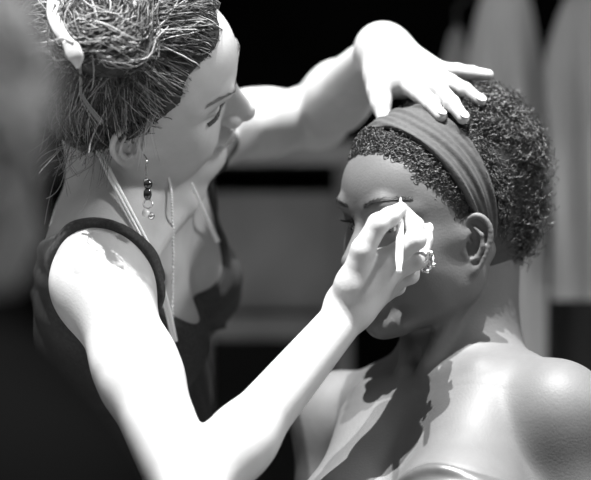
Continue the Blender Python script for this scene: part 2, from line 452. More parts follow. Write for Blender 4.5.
# ---- hair of the artist
def hair_ell(O, R, sc, c, r): return np.asarray(O), np.asarray(R), sc, A(*c), A(*r)
def on_ell(dirs, c, r): return c + dirs * r
HC, HR = A(0, .003, .043), A(.073, .093, .083)
def snap(p, c, r, lift):
    v = (p - c) / r; n = np.linalg.norm(v, axis=-1, keepdims=True); q = c + v / n * r
    g = (v / n) / r; g /= np.linalg.norm(g, axis=-1, keepdims=True); return q + g * np.asarray(lift)[..., None]
HOFF = 0.
def hairline(p, off=0.):
    """>0 inside the hair-bearing region (local head coords)"""
    a = -.81 * p[..., 1] + .585 * p[..., 2] + .019
    wob = .004 * np.sin(p[..., 0] * 90) + .003 * np.sin(p[..., 2] * 140)
    return np.minimum(a + wob, p[..., 2] + .058) + off + HOFF
def cap_mesh(S0, O, R, sc, lift, mat_, parent, h=.0025, off=0., extra=None, post2=None):
    G = Sdf(); G.frame(O, R, sc); G.ell(HC, HR + lift, .01); G.ell((0, .040, .054), (.0605, .0535, .0505), .02)
    G.ell((0, -.030, -.02), (.058, .055, .050), .02)
    if extra: extra(G)
    G.frame()
    def post(q, d):
        p = ((q.astype(np.float64) - O) @ R.T) / sc
        return np.maximum(d, -hairline(p, off) * .9 * sc).astype(np.float32)
    return G.mesh(h, O - .2, O + .2, post)
hair = []
HOFF = -.004
# undercoat with bun
BUN = A(.036, -.024, .108)
def bun(G):
    G.ell(BUN, (.050, .048, .030), .012); G.ell((0, -.03, .04), (.082, .092, .080), .02)
    G.ell((0, -.060, .050), (.062, .050, .065), .02)
V1, F1 = cap_mesh(None, OA, RA, SA, .003, None, None, off=-.011, extra=bun)
toW = lambda p: OA + SA * (p @ RA)
N = 13000
d = rng.normal(size=(N, 3)); d /= np.linalg.norm(d, axis=1, keepdims=True)
root = HC + d * (HR + .003); root = root[hairline(root) > np.where(root[:, 2] < .015, .005, -.003) + rng.random(len(root)) * .005]
root = np.vstack([root, ])
n = len(root)
TB = A(.036, -.022, .108)
t = np.linspace(0, 1, 12)[None, :, None]
tgt = TB + rng.normal(size=(n, 3)) * A(.013, .013, .004)
line = root[:, None] * (1 - t) + tgt[:, None] * t
# a sideways swell so the hair flows in locks
ph = np.floor(rng.random(n) * 60)
lock = np.sin(root[:, 0] * 120 + root[:, 1] * 90) * .004
sw = np.sin(t * np.pi) * (lock[:, None, None] + rng.normal(size=(n, 1, 1)) * .002)
line = line + sw * A(.4, .8, .3)
lift = (.003 + rng.random(n) * .007 + .010 * np.clip(-root[:, 1] / .08 + .5, 0, 1))[:, None] * np.ones((1, 12)) + np.linspace(0, .012, 12)[None] ** 1.0 * np.sin(np.linspace(0, 3.14, 12))[None] * .6
lift = lift * np.clip(np.linspace(0, 1, 12)[None] * 5, .12, 1)
line = snap(line, HC, HR, lift)
line += rng.normal(size=(n, 1, 3)) * .0012 + np.cumsum(rng.normal(size=(n, 12, 3)), 1) * .0008
r0 = .00036 + rng.random(n) * .00022
Va, Fa = tubes(toW(line), r0 * SA)
ta = np.clip(rng.random(n) ** 2.6 * 1.1, 0, 1)
ta = np.repeat(ta, 36)
# bun loops
nb_ = 1000
th0 = rng.random(nb_) * 6.28; span = 1.5 + rng.random(nb_) * 3.0
tt = np.linspace(0, 1, 14)[None]
th = th0[:, None] + span[:, None] * tt
rr = (.014 + .036 * rng.random(nb_))[:, None] * (1 + .15 * np.sin(3 * th + th0[:, None]))
zz = .108 + .033 * np.sqrt(np.clip(1 - (rr / .056) ** 2, 0, 1)) + rng.normal(size=(nb_, 1)) * .003 + .004 * np.sin(2 * th + 5 * th0[:, None])
bl = np.stack([.036 + rr * np.cos(th), -.024 + rr * np.sin(th) * .95, zz], -1)
tl = rng.normal(size=(nb_, 2)) * .30; dl = bl - A(.036, -.024, .120)
bl = A(.036, -.024, .120) + np.stack([dl[..., 0] + dl[..., 2] * tl[:, :1], dl[..., 1] + dl[..., 2] * tl[:, 1:], dl[..., 2] - dl[..., 0] * tl[:, :1] * .5 - dl[..., 1] * tl[:, 1:] * .5], -1)
bl += rng.normal(size=(nb_, 1, 3)) * .002 + np.cumsum(rng.normal(size=bl.shape), 1) * .0009
Vb, Fb = tubes(toW(bl), (.0004 + rng.random(nb_) * .0003) * SA); tb = np.repeat(np.clip(rng.random(nb_) ** 4 * 1.0, 0, 1), 42)
# flyaways and nape wisps
nw = 520
d = rng.normal(size=(nw, 3)); d[:, 1] -= 1.4; d[:, 2] -= .1; d[:, 1] = -np.abs(d[:, 1]); d /= np.linalg.norm(d, axis=1, keepdims=True)
rt = HC + d * (HR + .004)
dr = nrm((0, -1, -.2)) + rng.normal(size=(nw, 3)) * .7 + d * .9
dr /= np.linalg.norm(dr, axis=1, keepdims=True)
tt = np.linspace(0, 1, 14)[None, :, None]
Lw = (.012 + rng.random(nw) ** 2 * .05)[:, None, None]
cur = rng.normal(size=(nw, 3)); cur2 = rng.normal(size=(nw, 3))
wl = rt[:, None] + dr[:, None] * tt * Lw + (np.sin(tt * 5 + ph[:nw, None, None]) * cur[:, None] + (1 - np.cos(tt * 4)) * cur2[:, None]) * .006 * tt
wl = toW(wl); wl[..., 2] -= (tt[..., 0] ** 2) * Lw[..., 0] * .4
Vc, Fc = tubes(wl, .00030); tc_ = np.repeat(np.clip(rng.random(nw) ** 2, 0, 1), 42)
# prominent pale locks placed by eye round the clip, nape and ear
locks = []
HS = Sdf(); HS.frame(OA, RA, SA); HS.ell(HC, HR + .012, .01); bun(HS); HS.frame()
def snapH(x, y, d=-.06, lift=.010):
    q = P(x, y, -.5); v = nrm(P(x, y, 0) - CAM); t = 0.
    for _ in range(60):
        e = float(HS.value(q + v * t)); t += max(e, 0) * .8 + 1e-4 * (e > 0)
        if e < .0008 or t > .7: break
    return q + v * (t - lift) if t < .65 else P(x, y, d)
def lock_at(pts, n_, spread, r=.0004, tv=.9, snap_=True):
    q = spline([snapH(*p) if snap_ else P(*p) for p in pts], 16)
    for _ in range(n_):
        o = rng.normal(size=3) * spread; o2 = rng.normal(size=3) * spread * 2.2; s = np.linspace(0, 1, 16)[:, None]
        locks.append((q + o * (1 - s) + o2 * s, r * (.7 + .6 * random.random()), tv * (.6 + .4 * random.random())))
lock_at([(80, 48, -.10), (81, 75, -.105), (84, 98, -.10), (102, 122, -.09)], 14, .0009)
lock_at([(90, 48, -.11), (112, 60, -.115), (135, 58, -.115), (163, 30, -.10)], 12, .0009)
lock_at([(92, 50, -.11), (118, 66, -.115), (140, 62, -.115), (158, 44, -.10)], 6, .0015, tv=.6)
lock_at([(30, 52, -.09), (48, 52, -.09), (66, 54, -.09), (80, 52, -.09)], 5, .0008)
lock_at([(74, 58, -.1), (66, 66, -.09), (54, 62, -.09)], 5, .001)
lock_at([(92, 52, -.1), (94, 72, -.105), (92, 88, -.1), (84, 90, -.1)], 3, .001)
for k in range(26):      # wisps falling from the nape over the back of the neck
    x0 = 62 + random.random() * 60; y0 = 118 + random.random() * 30
    lock_at([(x0, y0, -.06), (x0 - 6 + random.gauss(0, 5), y0 + 18, -.075), (x0 - 12 + random.gauss(0, 9), y0 + 34 + random.gauss(0, 8), -.08)], 2, .0015, .00028, .5, False)
for k in range(14):      # wisps before the ear
    x0 = 138 + random.random() * 14; y0 = 118 + random.random() * 12
    lock_at([(x0 + 14, y0 - 18, -.105), (x0 + 4, y0 + 4, -.108), (x0 + random.gauss(-2, 4), y0 + 26 + random.gauss(0, 6), -.103)], 2, .0015, .0003, .85, False)
for k in range(60):      # fly-aways at the far left
    a_ = random.uniform(2.2, 4.3); x0 = 100 + 52 * math.cos(a_); y0 = 72 - 62 * math.sin(a_ - 3.14) * .9
    dx, dy = math.cos(a_) * 18, -math.sin(a_ - 3.14) * 4 + random.gauss(0, 12)
    lock_at([(x0, y0, -.03), (x0 + dx * .5 + random.gauss(0, 3), y0 + dy * .5, -.03), (x0 + dx + random.gauss(0, 5), y0 + dy, -.03)], 1, .001, .00026, .4)
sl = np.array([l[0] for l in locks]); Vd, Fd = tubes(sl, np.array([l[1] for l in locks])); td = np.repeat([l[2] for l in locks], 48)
allV, allF = join([(V1, F1), (Va, Fa), (Vb, Fb), (Vc, Fc), (Vd, Fd)])
mi = np.concatenate([np.zeros(len(F1)), np.ones(len(allF) - len(F1))])
mesh_obj('hair', allV, allF, [M['scalp'], M['hair_light']], artist, tint=np.concatenate([np.zeros(len(V1)), ta, tb, tc_, td]), midx=mi)

def brow_strands(S, O, R, sc, side, n=260, z0=.038, arch=.006, w=.0028, dens=1.):
    out = []
    for _ in range(n):
        u = random.random(); x = side * (.012 + .040 * u); z = z0 + arch * math.sin(u * 2.4) + random.gauss(0, w * .42 * (1.2 - .8 * u))
        p0 = A(x, .13, z); out.append(p0)
    p = O + sc * (np.array(out) @ R); hit = project(S, p, -R[1])
    tang = side * R[0] * .9 + R[2] * .25
    s = np.linspace(0, 1, 5)[None, :, None]
    L_ = .0055 * sc
    st = hit[:, None] + s * L_ * (tang + rng.normal(size=(n, 1, 3)) * .15) + R[1] * (.0010 + .0012 * np.sin(s * 2.5))
    # drop back on to the surface as the brow turns round the temple
    q = project(S, st.reshape(-1, 3) + R[1] * .02, -R[1]).reshape(st.shape) + R[1] * .0006 + R[1] * .0008 * s
    ok = (np.linalg.norm(np.diff(q, axis=1), axis=2) < .004).all(1)
    return tubes(q[ok], .00026)
def lashes(O, R, sc, side, n=46, up=-.30, length=.008, droop=-.5):
    E = A(side * .031, .0735, .0195); st = []
    for i in range(n):
        t = -1.0 + 2.0 * i / (n - 1); b = E + .0140 * A(math.sin(t), math.cos(t) * .97, up)
        o = A(math.sin(t) * .8, math.cos(t), droop)
        s = np.linspace(0, 1, 6)[:, None]
        st.append(b + s * length * nrm(o) + s * s * A(0, 0, .35 * length))
    return tubes(O + sc * (np.array(st) @ R), np.array([.00035, .0003, .00026, .0002, .00015, .0001])[None, :] * sc)
for s in (1, -1):
    V, F = brow_strands(SA_S, OA, RA, SA, s, 130, .040, .005, .0022); mesh_obj('eyebrow', V, F, M['brow_light'], artist)
    uu = np.repeat(np.linspace(0, 1, 70), 2) + rng.normal(size=140) * .004; lp = np.stack([s * (.0165 + .0330 * uu), .13 + 0 * uu, .0150 - .0040 * np.sin(np.pi * uu)], 1)
    hit = project(SA_S, OA + SA * (lp @ RA), -RA[1]); hit += RA[1] * .0004; k_ = np.linspace(0, 1, 6)[None, :, None]
    ld = (RA[1] * .55)[None] - RA[2] * .75 + s * RA[0] * (.2 + .7 * uu)[:, None]; ld /= np.linalg.norm(ld, axis=1, keepdims=True)
    V, F = tubes(hit[:, None] + ld[:, None] * k_ * .0052 + RA[2] * k_ ** 2 * .0014, np.linspace(.00034, .0001, 6)); mesh_obj('eyelashes', V, F, M['brow'], artist)
def nail(parent, tip, back, dorsal, w=.0052, l=.0068, out=.0052):
    d_ = nrm(tip - back); n_ = nrm(dorsal - d_ * np.dot(dorsal, d_)); c = tip + n_ * out - d_ * .0005
    V, F = uvball(c, A(w, l, .0016), 14, 8, np.array([np.cross(d_, n_), d_, n_])); mesh_obj('fingernail', V, F, M['nail'], parent)
nail(artist, P(441, 116, -.058), P(431, 105, -.040), A(.25, -.75, .6)); nail(artist, P(463, 118, -.066), P(452, 103, -.052), A(.25, -.75, .6))
nail(artist, P(480, 101, -.040), P(465, 90, -.032), A(.1, -.7, .7)); nail(artist, P(427, 229, -.104), P(425, 240, -.110), A(.6, -.7, .3), .0045, .006, .0045)

# ================================================================== SEATED PERSON
OM = P(435, 232, .0); RM = ortho((-.81, -.58, -.16), (-.10, -.11, 1.)); SM = 1.0
SN = P(445, 388, .0)                                     # shoulder line centre
RN = ortho((-.63, -.70, .34), (.06, .40, .90)); RN = ortho(np.cross(nrm((.06, .40, .90)), np.cross((-.63, -.70, .34), nrm((.06, .40, .90)))), (.06, .40, .90))
def build_model():
    T = Sdf(); T.frame(SN, RN)
    shR = P(335, 418, .105); shL = P(560, 412, -.10)
    loc = lambda p: (np.asarray(p) - SN) @ RN.T
    sR, sL = loc(shR), loc(shL)
    T.ell((0, -.01, -.15), (.125, .088, .165), .03)
    T.ell((0, -.005, -.03), (.125, .060, .060), .04)
    T.cap(sR, (0, -.03, .035), .034, .044, .04); T.cap(sL, (0, -.03, .035), .034, .044, .04)
    for s in (1, -1):
        T.ell((s * .064, .062, -.175), (.062, .056, .062), .02)
        T.cap((s * .070, .030, -.04), (s * .066, .062, -.14), .026, .050, .05)
    T.ell((0, -.01, -.32), (.105, .08, .10), .05)
    T.ell((0, -.02, -.45), (.15, .105, .11), .05)
    T.frame()
    S = Sdf(); S.pr = list(T.pr)
    S.cap(SN + RN.T @ A(0, -.020, .0), OM + RM.T @ A(0, -.030, -.045), .056, .051, .035)
    S.cap(SN + RN.T @ A(0, -.045, .02), OM + RM.T @ A(0, -.050, -.04), .045, .045, .03)
    S.frame(SN, RN)
    S.ell((0, .058, .012), (.010, .012, .010), .012, True)
    for s, q in ((1, sR), (-1, sL)):
        S.chain([(s * .016, .047, -.006), (s * .07, .040, -.008), q * A(.85, 1, 1) + A(0, .008, .008)], [.0072, .0066, .0085], .018)
    S.frame()
    for s in (1, -1): S.cap(SN + RN.T @ A(s * .013, .052, .008), OM + RM.T @ A(s * .058, -.014, -.02), .0065, .012, .012)
    # larynx
    S.ell(OM + RM.T @ A(0, .020, -.115), (.012, .012, .014), .02)
    # arms
    for sh, el, wr in ((shR, P(318, 660, .09), A(-.12, -.22, .72)), (shL, P(588, 670, -.10), A(.06, -.36, .72))):
        S.ell(sh, (.041, .041, .044), .03)
        S.cap(sh, sh + (el - sh) * .5, .042, .038, .025); S.cap(sh + (el - sh) * .45, el, .038, .032, .02)
        S.cap(el, el + (wr - el) * .4, .033, .033, .02); S.cap(el + (wr - el) * .4, wr, .033, .021, .02)
        fw = nrm(wr - el); sd = nrm(np.cross(fw, (0, 0, 1)))
        S.cap(wr, wr + fw * .07, .020, .022, .015, flat=((0, 0, 1), .55))
        for j, (o, l) in enumerate(((-.030, .060), (-.010, .075), (.010, .080), (.029, .070))):
            b = wr + fw * .075 + sd * o; S.chain([b, b + fw * l * .5 + A(0, 0, .002), b + fw * l - A(0, 0, .012)], [.0095, .0085, .0068], .004)
        inn = sd * (1 if sh is shR else -1)
        S.chain([wr + fw * .025 + inn * .015, wr + fw * .055 + inn * .042, wr + fw * .085 + inn * .050], [.013, .0105, .0080], .006)
    head(S, OM, RM, SM, True, 1.28, 1.25, (.021, -.009))
    return S, T
SM_S, SM_T = build_model()
model = empty('person', (P(440, 0, .0)[0], .05, .50), 'seated person in a strapless top and headband, having eye make-up brushed on', 'person', 'people')
V, F = SM_S.mesh(H_FINE, (-.25, -.55, .60), (.42, .36, 1.46))
mesh_obj('body', V, F, M['skin_dark'], model, tint=face_tint(V, OM, RM, SM, .35))
def bandeau_post(q, d):
    p = (q.astype(np.float64) - SN) @ RN.T; r, f, u = p[..., 0], p[..., 1], p[..., 2]
    top = u + .140 - .016 * np.exp(-((np.abs(r) - .07) / .04) ** 2) + .012 * np.exp(-(r / .02) ** 2)
    off = .004 + .003 * np.exp(-((top + .006) / .005) ** 2) + .0012 * np.sin(u * 260 + r * 30)
    out = np.maximum(d - off, -(d + .005))
    return np.maximum(out, top).astype(np.float32)
V, F = SM_T.mesh(.003, (-.25, -.45, .55), (.42, .36, 1.3), bandeau_post)
mesh_obj('strapless_top', V, F, M['bandeau'], model)
G = Sdf(); hb = SN + RN.T @ A(0, -.02, -.47)
G.ell(hb, (.165, .15, .12), .05)
for s, k in ((1, 0), (-1, 1)):
    hj = hb + RN.T @ A(s * .08, .02, -.02); kn = hj + RN.T @ A(s * .02, .40, .0); kn[2] = .52; an = A(kn[0] + .01, kn[1] - .02, .12)
    G.cap(hj, kn, .095, .07, .06); G.cap(kn, an, .07, .06, .05)
V, F = G.mesh(.009, (-.8, -1., 0), (.7, .6, 1.0)); mesh_obj('long_skirt', V, F, M['dark_cloth'], model)
for s in (1, -1):
    hj = hb + RN.T @ A(s * .08, .02, -.02); kn = hj + RN.T @ A(s * .02, .40, .0)
    G = Sdf(); a0 = A(kn[0], kn[1], .045); G.cap(a0, a0 + RN[1] * A(1, 1, 0) * .15, .04, .034, .02); G.cap(a0, a0 + A(0, 0, .08), .04, .045, .02)
    V, F = G.mesh(.006, a0 - .25, a0 + .25); V[:, 2] = np.maximum(V[:, 2], .001); mesh_obj('shoe', V, F, M['shoe'], model)
# eyes
for s in (1, -1):
    E = OM + SM * (A(s * .031, .0742, .0192) @ RM)
    look = nrm(RM.T @ A(-s * .05 - .10, 1, -.12))
    ax = np.array([nrm(np.cross((0, 0, 1), look)), np.cross(look, nrm(np.cross((0, 0, 1), look))), look])
    V, F = uvball(E, A(.0119, .0119, .0119), 40, 40, ax)
    ang = np.arccos(np.clip(((V - E) / .0119) @ look, -1, 1)); ti = np.clip((.50 - ang) / .03, 0, 1)
    mesh_obj('eyeball', V, F, M['eyewhite'], model, tint=ti)
    V, F = brow_strands(SM_S, OM, RM, SM, s, 420, .0415, .0065, .0016); mesh_obj('eyebrow', V, F, M['brow'], model)
    V, F = lashes(OM, RM, SM, s, 60, .25, .008, .1); mesh_obj('eyelashes', V, F, M['brow'], model)

HOFF = -.012
# ---- curly hair
toM = lambda p: OM + SM * (np.asarray(p) @ RM)
BN = nrm((0, .93, -.36))                                  # headband plane normal
BP = A(0, .026, .10)
def curls(roots, normals, n_turn, rad, length, r, m=12):
    n = len(roots); a = np.cross(normals, rng.normal(size=(n, 3))); a /= np.linalg.norm(a, axis=1, keepdims=True); b = np.cross(normals, a)
    t = np.linspace(0, 1, m)[None, :]; ph = rng.random((n, 1)) * 6.28; th = ph + t * n_turn * 6.28 * (.7 + .6 * rng.random((n, 1)))
    lean = rng.normal(size=(n, 1, 3)) * .5
    ax = normals[:, None] + lean; ax /= np.linalg.norm(ax, axis=2, keepdims=True)
    R_ = np.broadcast_to(np.asarray(rad).reshape(-1, 1), (n, 1)) * (.6 + .8 * rng.random((n, 1)))
    L_ = np.broadcast_to(np.asarray(length).reshape(-1, 1), (n, 1)) * (.6 + .8 * rng.random((n, 1)))
    q = roots[:, None] + ax * (t * L_)[..., None] + (np.cos(th) * R_)[..., None] * a[:, None] + (np.sin(th) * R_)[..., None] * b[:, None]
    return q
def puff(G):
    G.ell((.0, -.066, .070), (.070, .058, .070), .03)
    G.ell((.0, -.066, .005), (.058, .050, .050), .03)
V1, F1 = cap_mesh(None, OM, RM, SM, .003, None, None, off=-.007, extra=puff)
# short curls on the scalp, before and behind the band
d = rng.normal(size=(16000, 3)); d /= np.linalg.norm(d, axis=1, keepdims=True)
rt = HC + d * (HR + .0045); k = hairline(rt, np.where(rt[:, 2] < .05, .010, .006)) > rng.random(len(rt)) * .010; rt, d = rt[k], d[k]
bd = (rt - BP) @ BN; k = np.abs(bd) > .0145 + .013 * np.clip(rt[:, 2] / .12, 0, 1); rt, d = rt[k], d[k]
gr = d / HR; gr /= np.linalg.norm(gr, axis=1, keepdims=True)
frontness = np.clip(hairline(rt) / .03, 0, 1)
q1 = curls(rt, gr, 1.4, .0022, .002 + .006 * frontness, 0)
Va, Fa = tubes(toM(q1), .00042); ta = np.repeat(np.clip(rng.random(len(q1)) ** 3, 0, 1), 36)
# the free puff behind the band
pc = [(A(0, -.066, .070), A(.072, .060, .072)), (A(0, -.066, .005), A(.060, .052, .050)), (A(0, -.040, .100), A(.060, .045, .042))]
qs = []
for c_, r_ in pc:
    n_ = 5200; d = rng.normal(size=(n_, 3)); d /= np.linalg.norm(d, axis=1, keepdims=True)
    rt = c_ + d * r_ * (.88 + .14 * rng.random((n_, 1)))
    lump = .006 * np.sin(rt[:, 0:1] * 110) * np.sin(rt[:, 1:2] * 120 + 1) * np.sin(rt[:, 2:3] * 100)
    rt = rt + d * lump
    k = ((rt - BP) @ BN < -.016); rt, d = rt[k], d[k]
    qs.append(curls(rt, d, 1.8, .0034, .012, 0))
q2 = np.concatenate(qs)
Vb, Fb = tubes(toM(q2), .00045); tb = np.repeat(np.clip(rng.random(len(q2)) ** 3, 0, 1), 36)
# loose ringlets at the fringe of the puff and the nape
n_ = 420; d = rng.normal(size=(n_, 3)); d[:, 1] -= .8; d /= np.linalg.norm(d, axis=1, keepdims=True)
rt = A(0, -.066, .045) + d * A(.070, .058, .088); q3 = curls(rt, d, 2.2, .004, .022, 0, 20)
Vc, Fc = tubes(toM(q3), .0004); tc_ = np.repeat(np.clip(rng.random(n_) ** 2, 0, 1), 60)
allV, allF = join([(V1, F1), (Va, Fa), (Vb, Fb), (Vc, Fc)])
mi = np.concatenate([np.zeros(len(F1)), np.ones(len(allF) - len(F1))])
mesh_obj('hair', allV, allF, [M['scalp'], M['hair_black']], model, tint=np.concatenate([np.zeros(len(V1)), ta, tb, tc_]), midx=mi)

# ---- headband
G = Sdf(); G.frame(OM, RM, SM); G.ell(HC, HR + .006, .01); G.ell((0, .040, .056), (.064, .057, .054), .02); G.frame()
def band_post(q, d):
    p = ((q.astype(np.float64) - OM) @ RM.T) / SM
    w = (p - BP) @ BN; x = np.clip(p[..., 2] / .12, 0, 1)
    hw = .013 + .013 * x
    wr_ = w / hw + .25 * np.sin(p[..., 0] * 40)
    off = .0028 + .0015 * np.sin(wr_ * 7.5 + p[..., 2] * 30) + .0008 * np.sin(wr_ * 17 + 1) + .0008 * (np.abs(np.abs(w) - hw + .002) < .002)
    out = np.maximum(d - off, -(d + .002)); out = np.maximum(out, np.abs(w) - hw)
    return np.maximum(out, (-.03 - p[..., 2])).astype(np.float32)
V, F = G.mesh(.0013, OM - .18, OM + .18, band_post)
o = mesh_obj('headband', V, F, M['band'])
tag(o, 'wide dark grey cloth headband around the curly hair of the seated person', 'headband')

# ================================================================== SMALL THINGS
def single(name, VF, m, label, cat, group=None): return tag(mesh_obj(name, VF[0], VF[1], m), label, cat, group)
# make-up brush
b0, b1 = P(400.5, 205, -.135), P(399, 271, -.178)
br = empty('makeup_brush', b1, 'slim white make-up brush pinched in the fingers at the closed eyelid', 'brush')
ax = nrm(b1 - b0); L = np.linalg.norm(b1 - b0)
s = np.linspace(0, 1, 14); line = b0 + (b1 - b0) * s[:, None]
V, F = tubes([line], [np.where(s < .12, .0022, np.where(s < .9, .0036, .0030 - (s - .9) * 12 * .001))], 14)
capv, capf = uvball(b1, A(.0029, .0029, .002), 12, 8, R_from(np.cross(ax, (0, 1, 0)), np.cross(ax, np.cross(ax, (0, 1, 0))), ax))
mesh_obj('handle', *join([(V, F), (capv, capf)]), M['brush'], br)
V, F = tubes([b0 + ax * (.006 - .012 * s[:6, None] * 2)], [np.full(6, .0026)], 12); mesh_obj('ferrule', V, F, M['silver'], br)
bs = [np.array([b0 - ax * .004 + nrm(np.cross(ax, A(math.cos(a), math.sin(a), .3))) * r_, b0 - ax * .009 + nrm(np.cross(ax, A(math.cos(a), math.sin(a), .3))) * r_ * .4]) for a in np.linspace(0, 6.2, 24) for r_ in (.0006, .0014)]
V, F = tubes(bs, .0003); mesh_obj('bristles', V, F, M['bristle'], br)

# finger ring: band + twisted knot
rc = P(423, 258, -.122)
rg = empty('finger_ring', rc, 'chunky silver knot ring worn on a finger of the hand holding the brush', 'ring')
fa = nrm(P(425, 240, -.110) - P(419, 260, -.122))
u_ = nrm(np.cross(fa, (0, 1, 0))); v_ = np.cross(fa, u_); th = np.linspace(0, 2 * np.pi, 33)
rcc = P(420, 257, -.121)
V, F = tubes([rcc + .0098 * (np.cos(th)[:, None] * u_ + np.sin(th)[:, None] * v_)], [np.full(33, .0013)], 8); mesh_obj('ring_band', V, F, M['silver'], rg)
kc = P(429, 261, -.126); st = []
for k in range(4):
    a = k * .8; t = np.linspace(0, 2 * np.pi, 30)
    q = np.stack([.0050 * np.cos(t + a), .0035 * np.sin(2 * t + a) , .0085 * np.sin(t) + (k - 1.5) * .0018], 1)
    st.append(kc + q @ R_from((1, .2, .3), (0, 1, 0), (.35, 0, .95)))
V, F = tubes(st, .0011, 8); mesh_obj('ring_knot', V, F, M['silver'], rg)
pb = [uvball(kc + A(x, y, z), A(.0022, .0022, .0022), 10, 8) for x, y, z in ((.002, -.004, .008), (-.002, -.005, -.010), (.004, -.003, -.004))]
mesh_obj('ring_bead', *join(pb), M['silver'], rg)

# earring
er = empty('drop_earring', P(146, 172, -.115), 'dangling earring of dark beads, a silver hoop and a pearl below the ear', 'earring')
D_ = -.118
V, F = tubes([spline([P(144, 155, -.108), P(147, 160, D_), P(146, 168, D_), P(146.5, 176, D_)], 14)], [np.full(14, .0009)], 6); mesh_obj('ear_hook', V, F, M['silver'], er)
for (x, y, r, mm, nm) in ((146.5, 181, (.0032, .0032, .0034), 'silver', 'bead'), (148, 184, (.0045, .0045, .0052), 'blackbead', 'bead'), (147.5, 194, (.0042, .0042, .0062), 'blackbead', 'bead'), (146, 213, (.0040, .0040, .0040), 'pearl', 'bead'), (151, 216, (.0036, .0036, .0038), 'silver', 'bead')):
    V, F = uvball(P(x, y, D_), A(*r), 20, 14); mesh_obj(nm, V, F, M[mm], er)
t = np.linspace(0, 2 * np.pi, 25); hc = P(148, 204, D_)
V, F = tubes([hc + .0044 * np.stack([np.cos(t), .3 * np.sin(t), np.sin(t)], 1)], [np.full(25, .0009)], 8); mesh_obj('hoop', V, F, M['silver'], er)

# necklace
nk = empty('long_necklace', P(173, 300, -.05), 'long necklace of pale cord and tiny silver beads hanging down to the tank top', 'necklace')
def on_body(pts, lift=.0016, n=60, dn=.25):
    q = spline([P(*p) for p in pts], n); out = []; ts = []
    for p in q:
        v = nrm(p - CAM); s0 = p - v * dn; t = 0.
        for _ in range(60):
            e = float(SA_S2.value(s0 + v * t)); t += min(e, .02) * .8
            if abs(e) < .0005: break
        out.append((s0, v)); ts.append(t)
    ts = np.pad(ts, 8, mode='edge'); w_ = 8; ts = np.array([ts[i:i + 17].min() * .35 + ts[i:i + 17].mean() * .65 for i in range(n)])
    for _ in range(3): ts = np.convolve(np.pad(ts, 3, mode='edge'), np.ones(7) / 7, 'valid')
    return np.array([s0 + v * (t - lift) for (s0, v), t in zip(out, ts)])
SA_S2 = T2
c1 = on_body([(97, 150, 0), (110, 178, 0), (128, 212, 0), (145, 245, 0), (156, 275, 0), (166, 310, 0), (173, 342, 0)], .005)
V, F = tubes([c1, c1 + A(.0034, 0, .0006)], .0019, 6); mesh_obj('cord', V, F, M['cord'], nk)
c2 = on_body([(166, 168, 0), (171, 190, 0), (173, 230, 0), (173, 280, 0), (172, 330, 0), (173, 346, 0)], .007, 90)
V, F = tubes([c2], [np.full(90, .0005)], 5); mesh_obj('thread', V, F, M['cord'], nk)
bv = join([uvball(c, A(.0018, .0018, .0014), 8, 6) for c in spline(c2, 70)]); tag(mesh_obj('seed_beads', *bv, M['pearl'], nk), kind='stuff')
for k in range(6):
    c = c2[-1] + A(random.gauss(0, .0014), -.004, -.0035 * k + .002); V, F = uvball(c, A(.0038, .0030, .0020), 10, 8); mesh_obj('pendant_bead', V, F, M['silver'], nk)
hs = on_body([(183, 170, 0), (195, 196, 0), (206, 220, 0), (217, 242, 0)], .0016, 30)
o = single('halter_cord', tubes([hs, hs + A(.0022, 0, .0008)], .0014, 6), M['cord'], 'thin white halter cord crossing the far side of the bare chest', 'cord')

# hair clip
cl = empty('hair_claw_clip', P(62, 25, -.11), 'pale curved plastic claw clip holding the pinned-up bun', 'hair clip')
def blade(pts, w, th=.0014):
    q = spline([(snapH(p[0], p[1], -.15, .024)) for p in pts], 22); w = np.interp(np.linspace(0, 1, 22), np.linspace(0, 1, len(w)), w)
    T = np.gradient(q, axis=0); T /= np.linalg.norm(T, axis=1, keepdims=True); sd = np.cross(T, (0.15, 1, .25)); sd /= np.linalg.norm(sd, axis=1, keepdims=True)
    nn = np.cross(T, sd); rings = [q + sd * w[:, None] * a + nn * th * b for a, b in ((-1, 0), (-.7, 1), (.7, 1), (1, 0), (.7, -1), (-.7, -1))]
    V = np.stack(rings, 1); i = np.arange(22 * 6).reshape(22, 6); F = np.stack([i[:-1], i[1:], np.roll(i[1:], -1, 1), np.roll(i[:-1], -1, 1)], -1).reshape(-1, 4)
    c0, c1 = i[0], i[-1]; F = np.vstack([F, [c0[[0, 1, 2, 3]], c0[[0, 3, 4, 5]], c1[[3, 2, 1, 0]], c1[[5, 4, 3, 0]]]])
    return V.reshape(-1, 3), F
V, F = blade([(72, -14, -.11), (57, -6, -.112), (53, 12, -.114), (58, 28, -.116), (68, 42, -.118)], [.004, .007, .0075, .007, .005]); mesh_obj('jaw', V, F, M['clip'], cl)
V, F = blade([(42, 43, -.11), (54, 42, -.116), (64, 39, -.118), (74, 43, -.118)], [.0012, .0025, .003, .0025]); mesh_obj('tooth', V, F, M['clip'], cl)
V, F = blade([(66, 40, -.118), (72, 50, -.12), (76, 58, -.12), (78, 68, -.118)], [.005, .009, .008, .002]); mesh_obj('lower_jaw', V, F, M['clip'], cl)

# ================================================================== STOOL under the seated person
sx, sy = hb[0], hb[1]; sz = hb[2] - .112
stl = empty('wooden_stool', (sx, sy, 0), 'dark wooden stool under the seated person', 'stool')
V, F = box((sx - .19, sy - .19, sz - .035), (sx + .19, sy + .19, sz)); bevel(mesh_obj('seat', V, F, M['stool'], stl, False), .01)
for dx in (-.16, .16):
    for dy in (-.16, .16):
        V, F = box((sx + dx - .018, sy + dy - .018, 0), (sx + dx + .018, sy + dy + .018, sz - .035)); bevel(mesh_obj('leg', V, F, M['stool'], stl, False), .003)

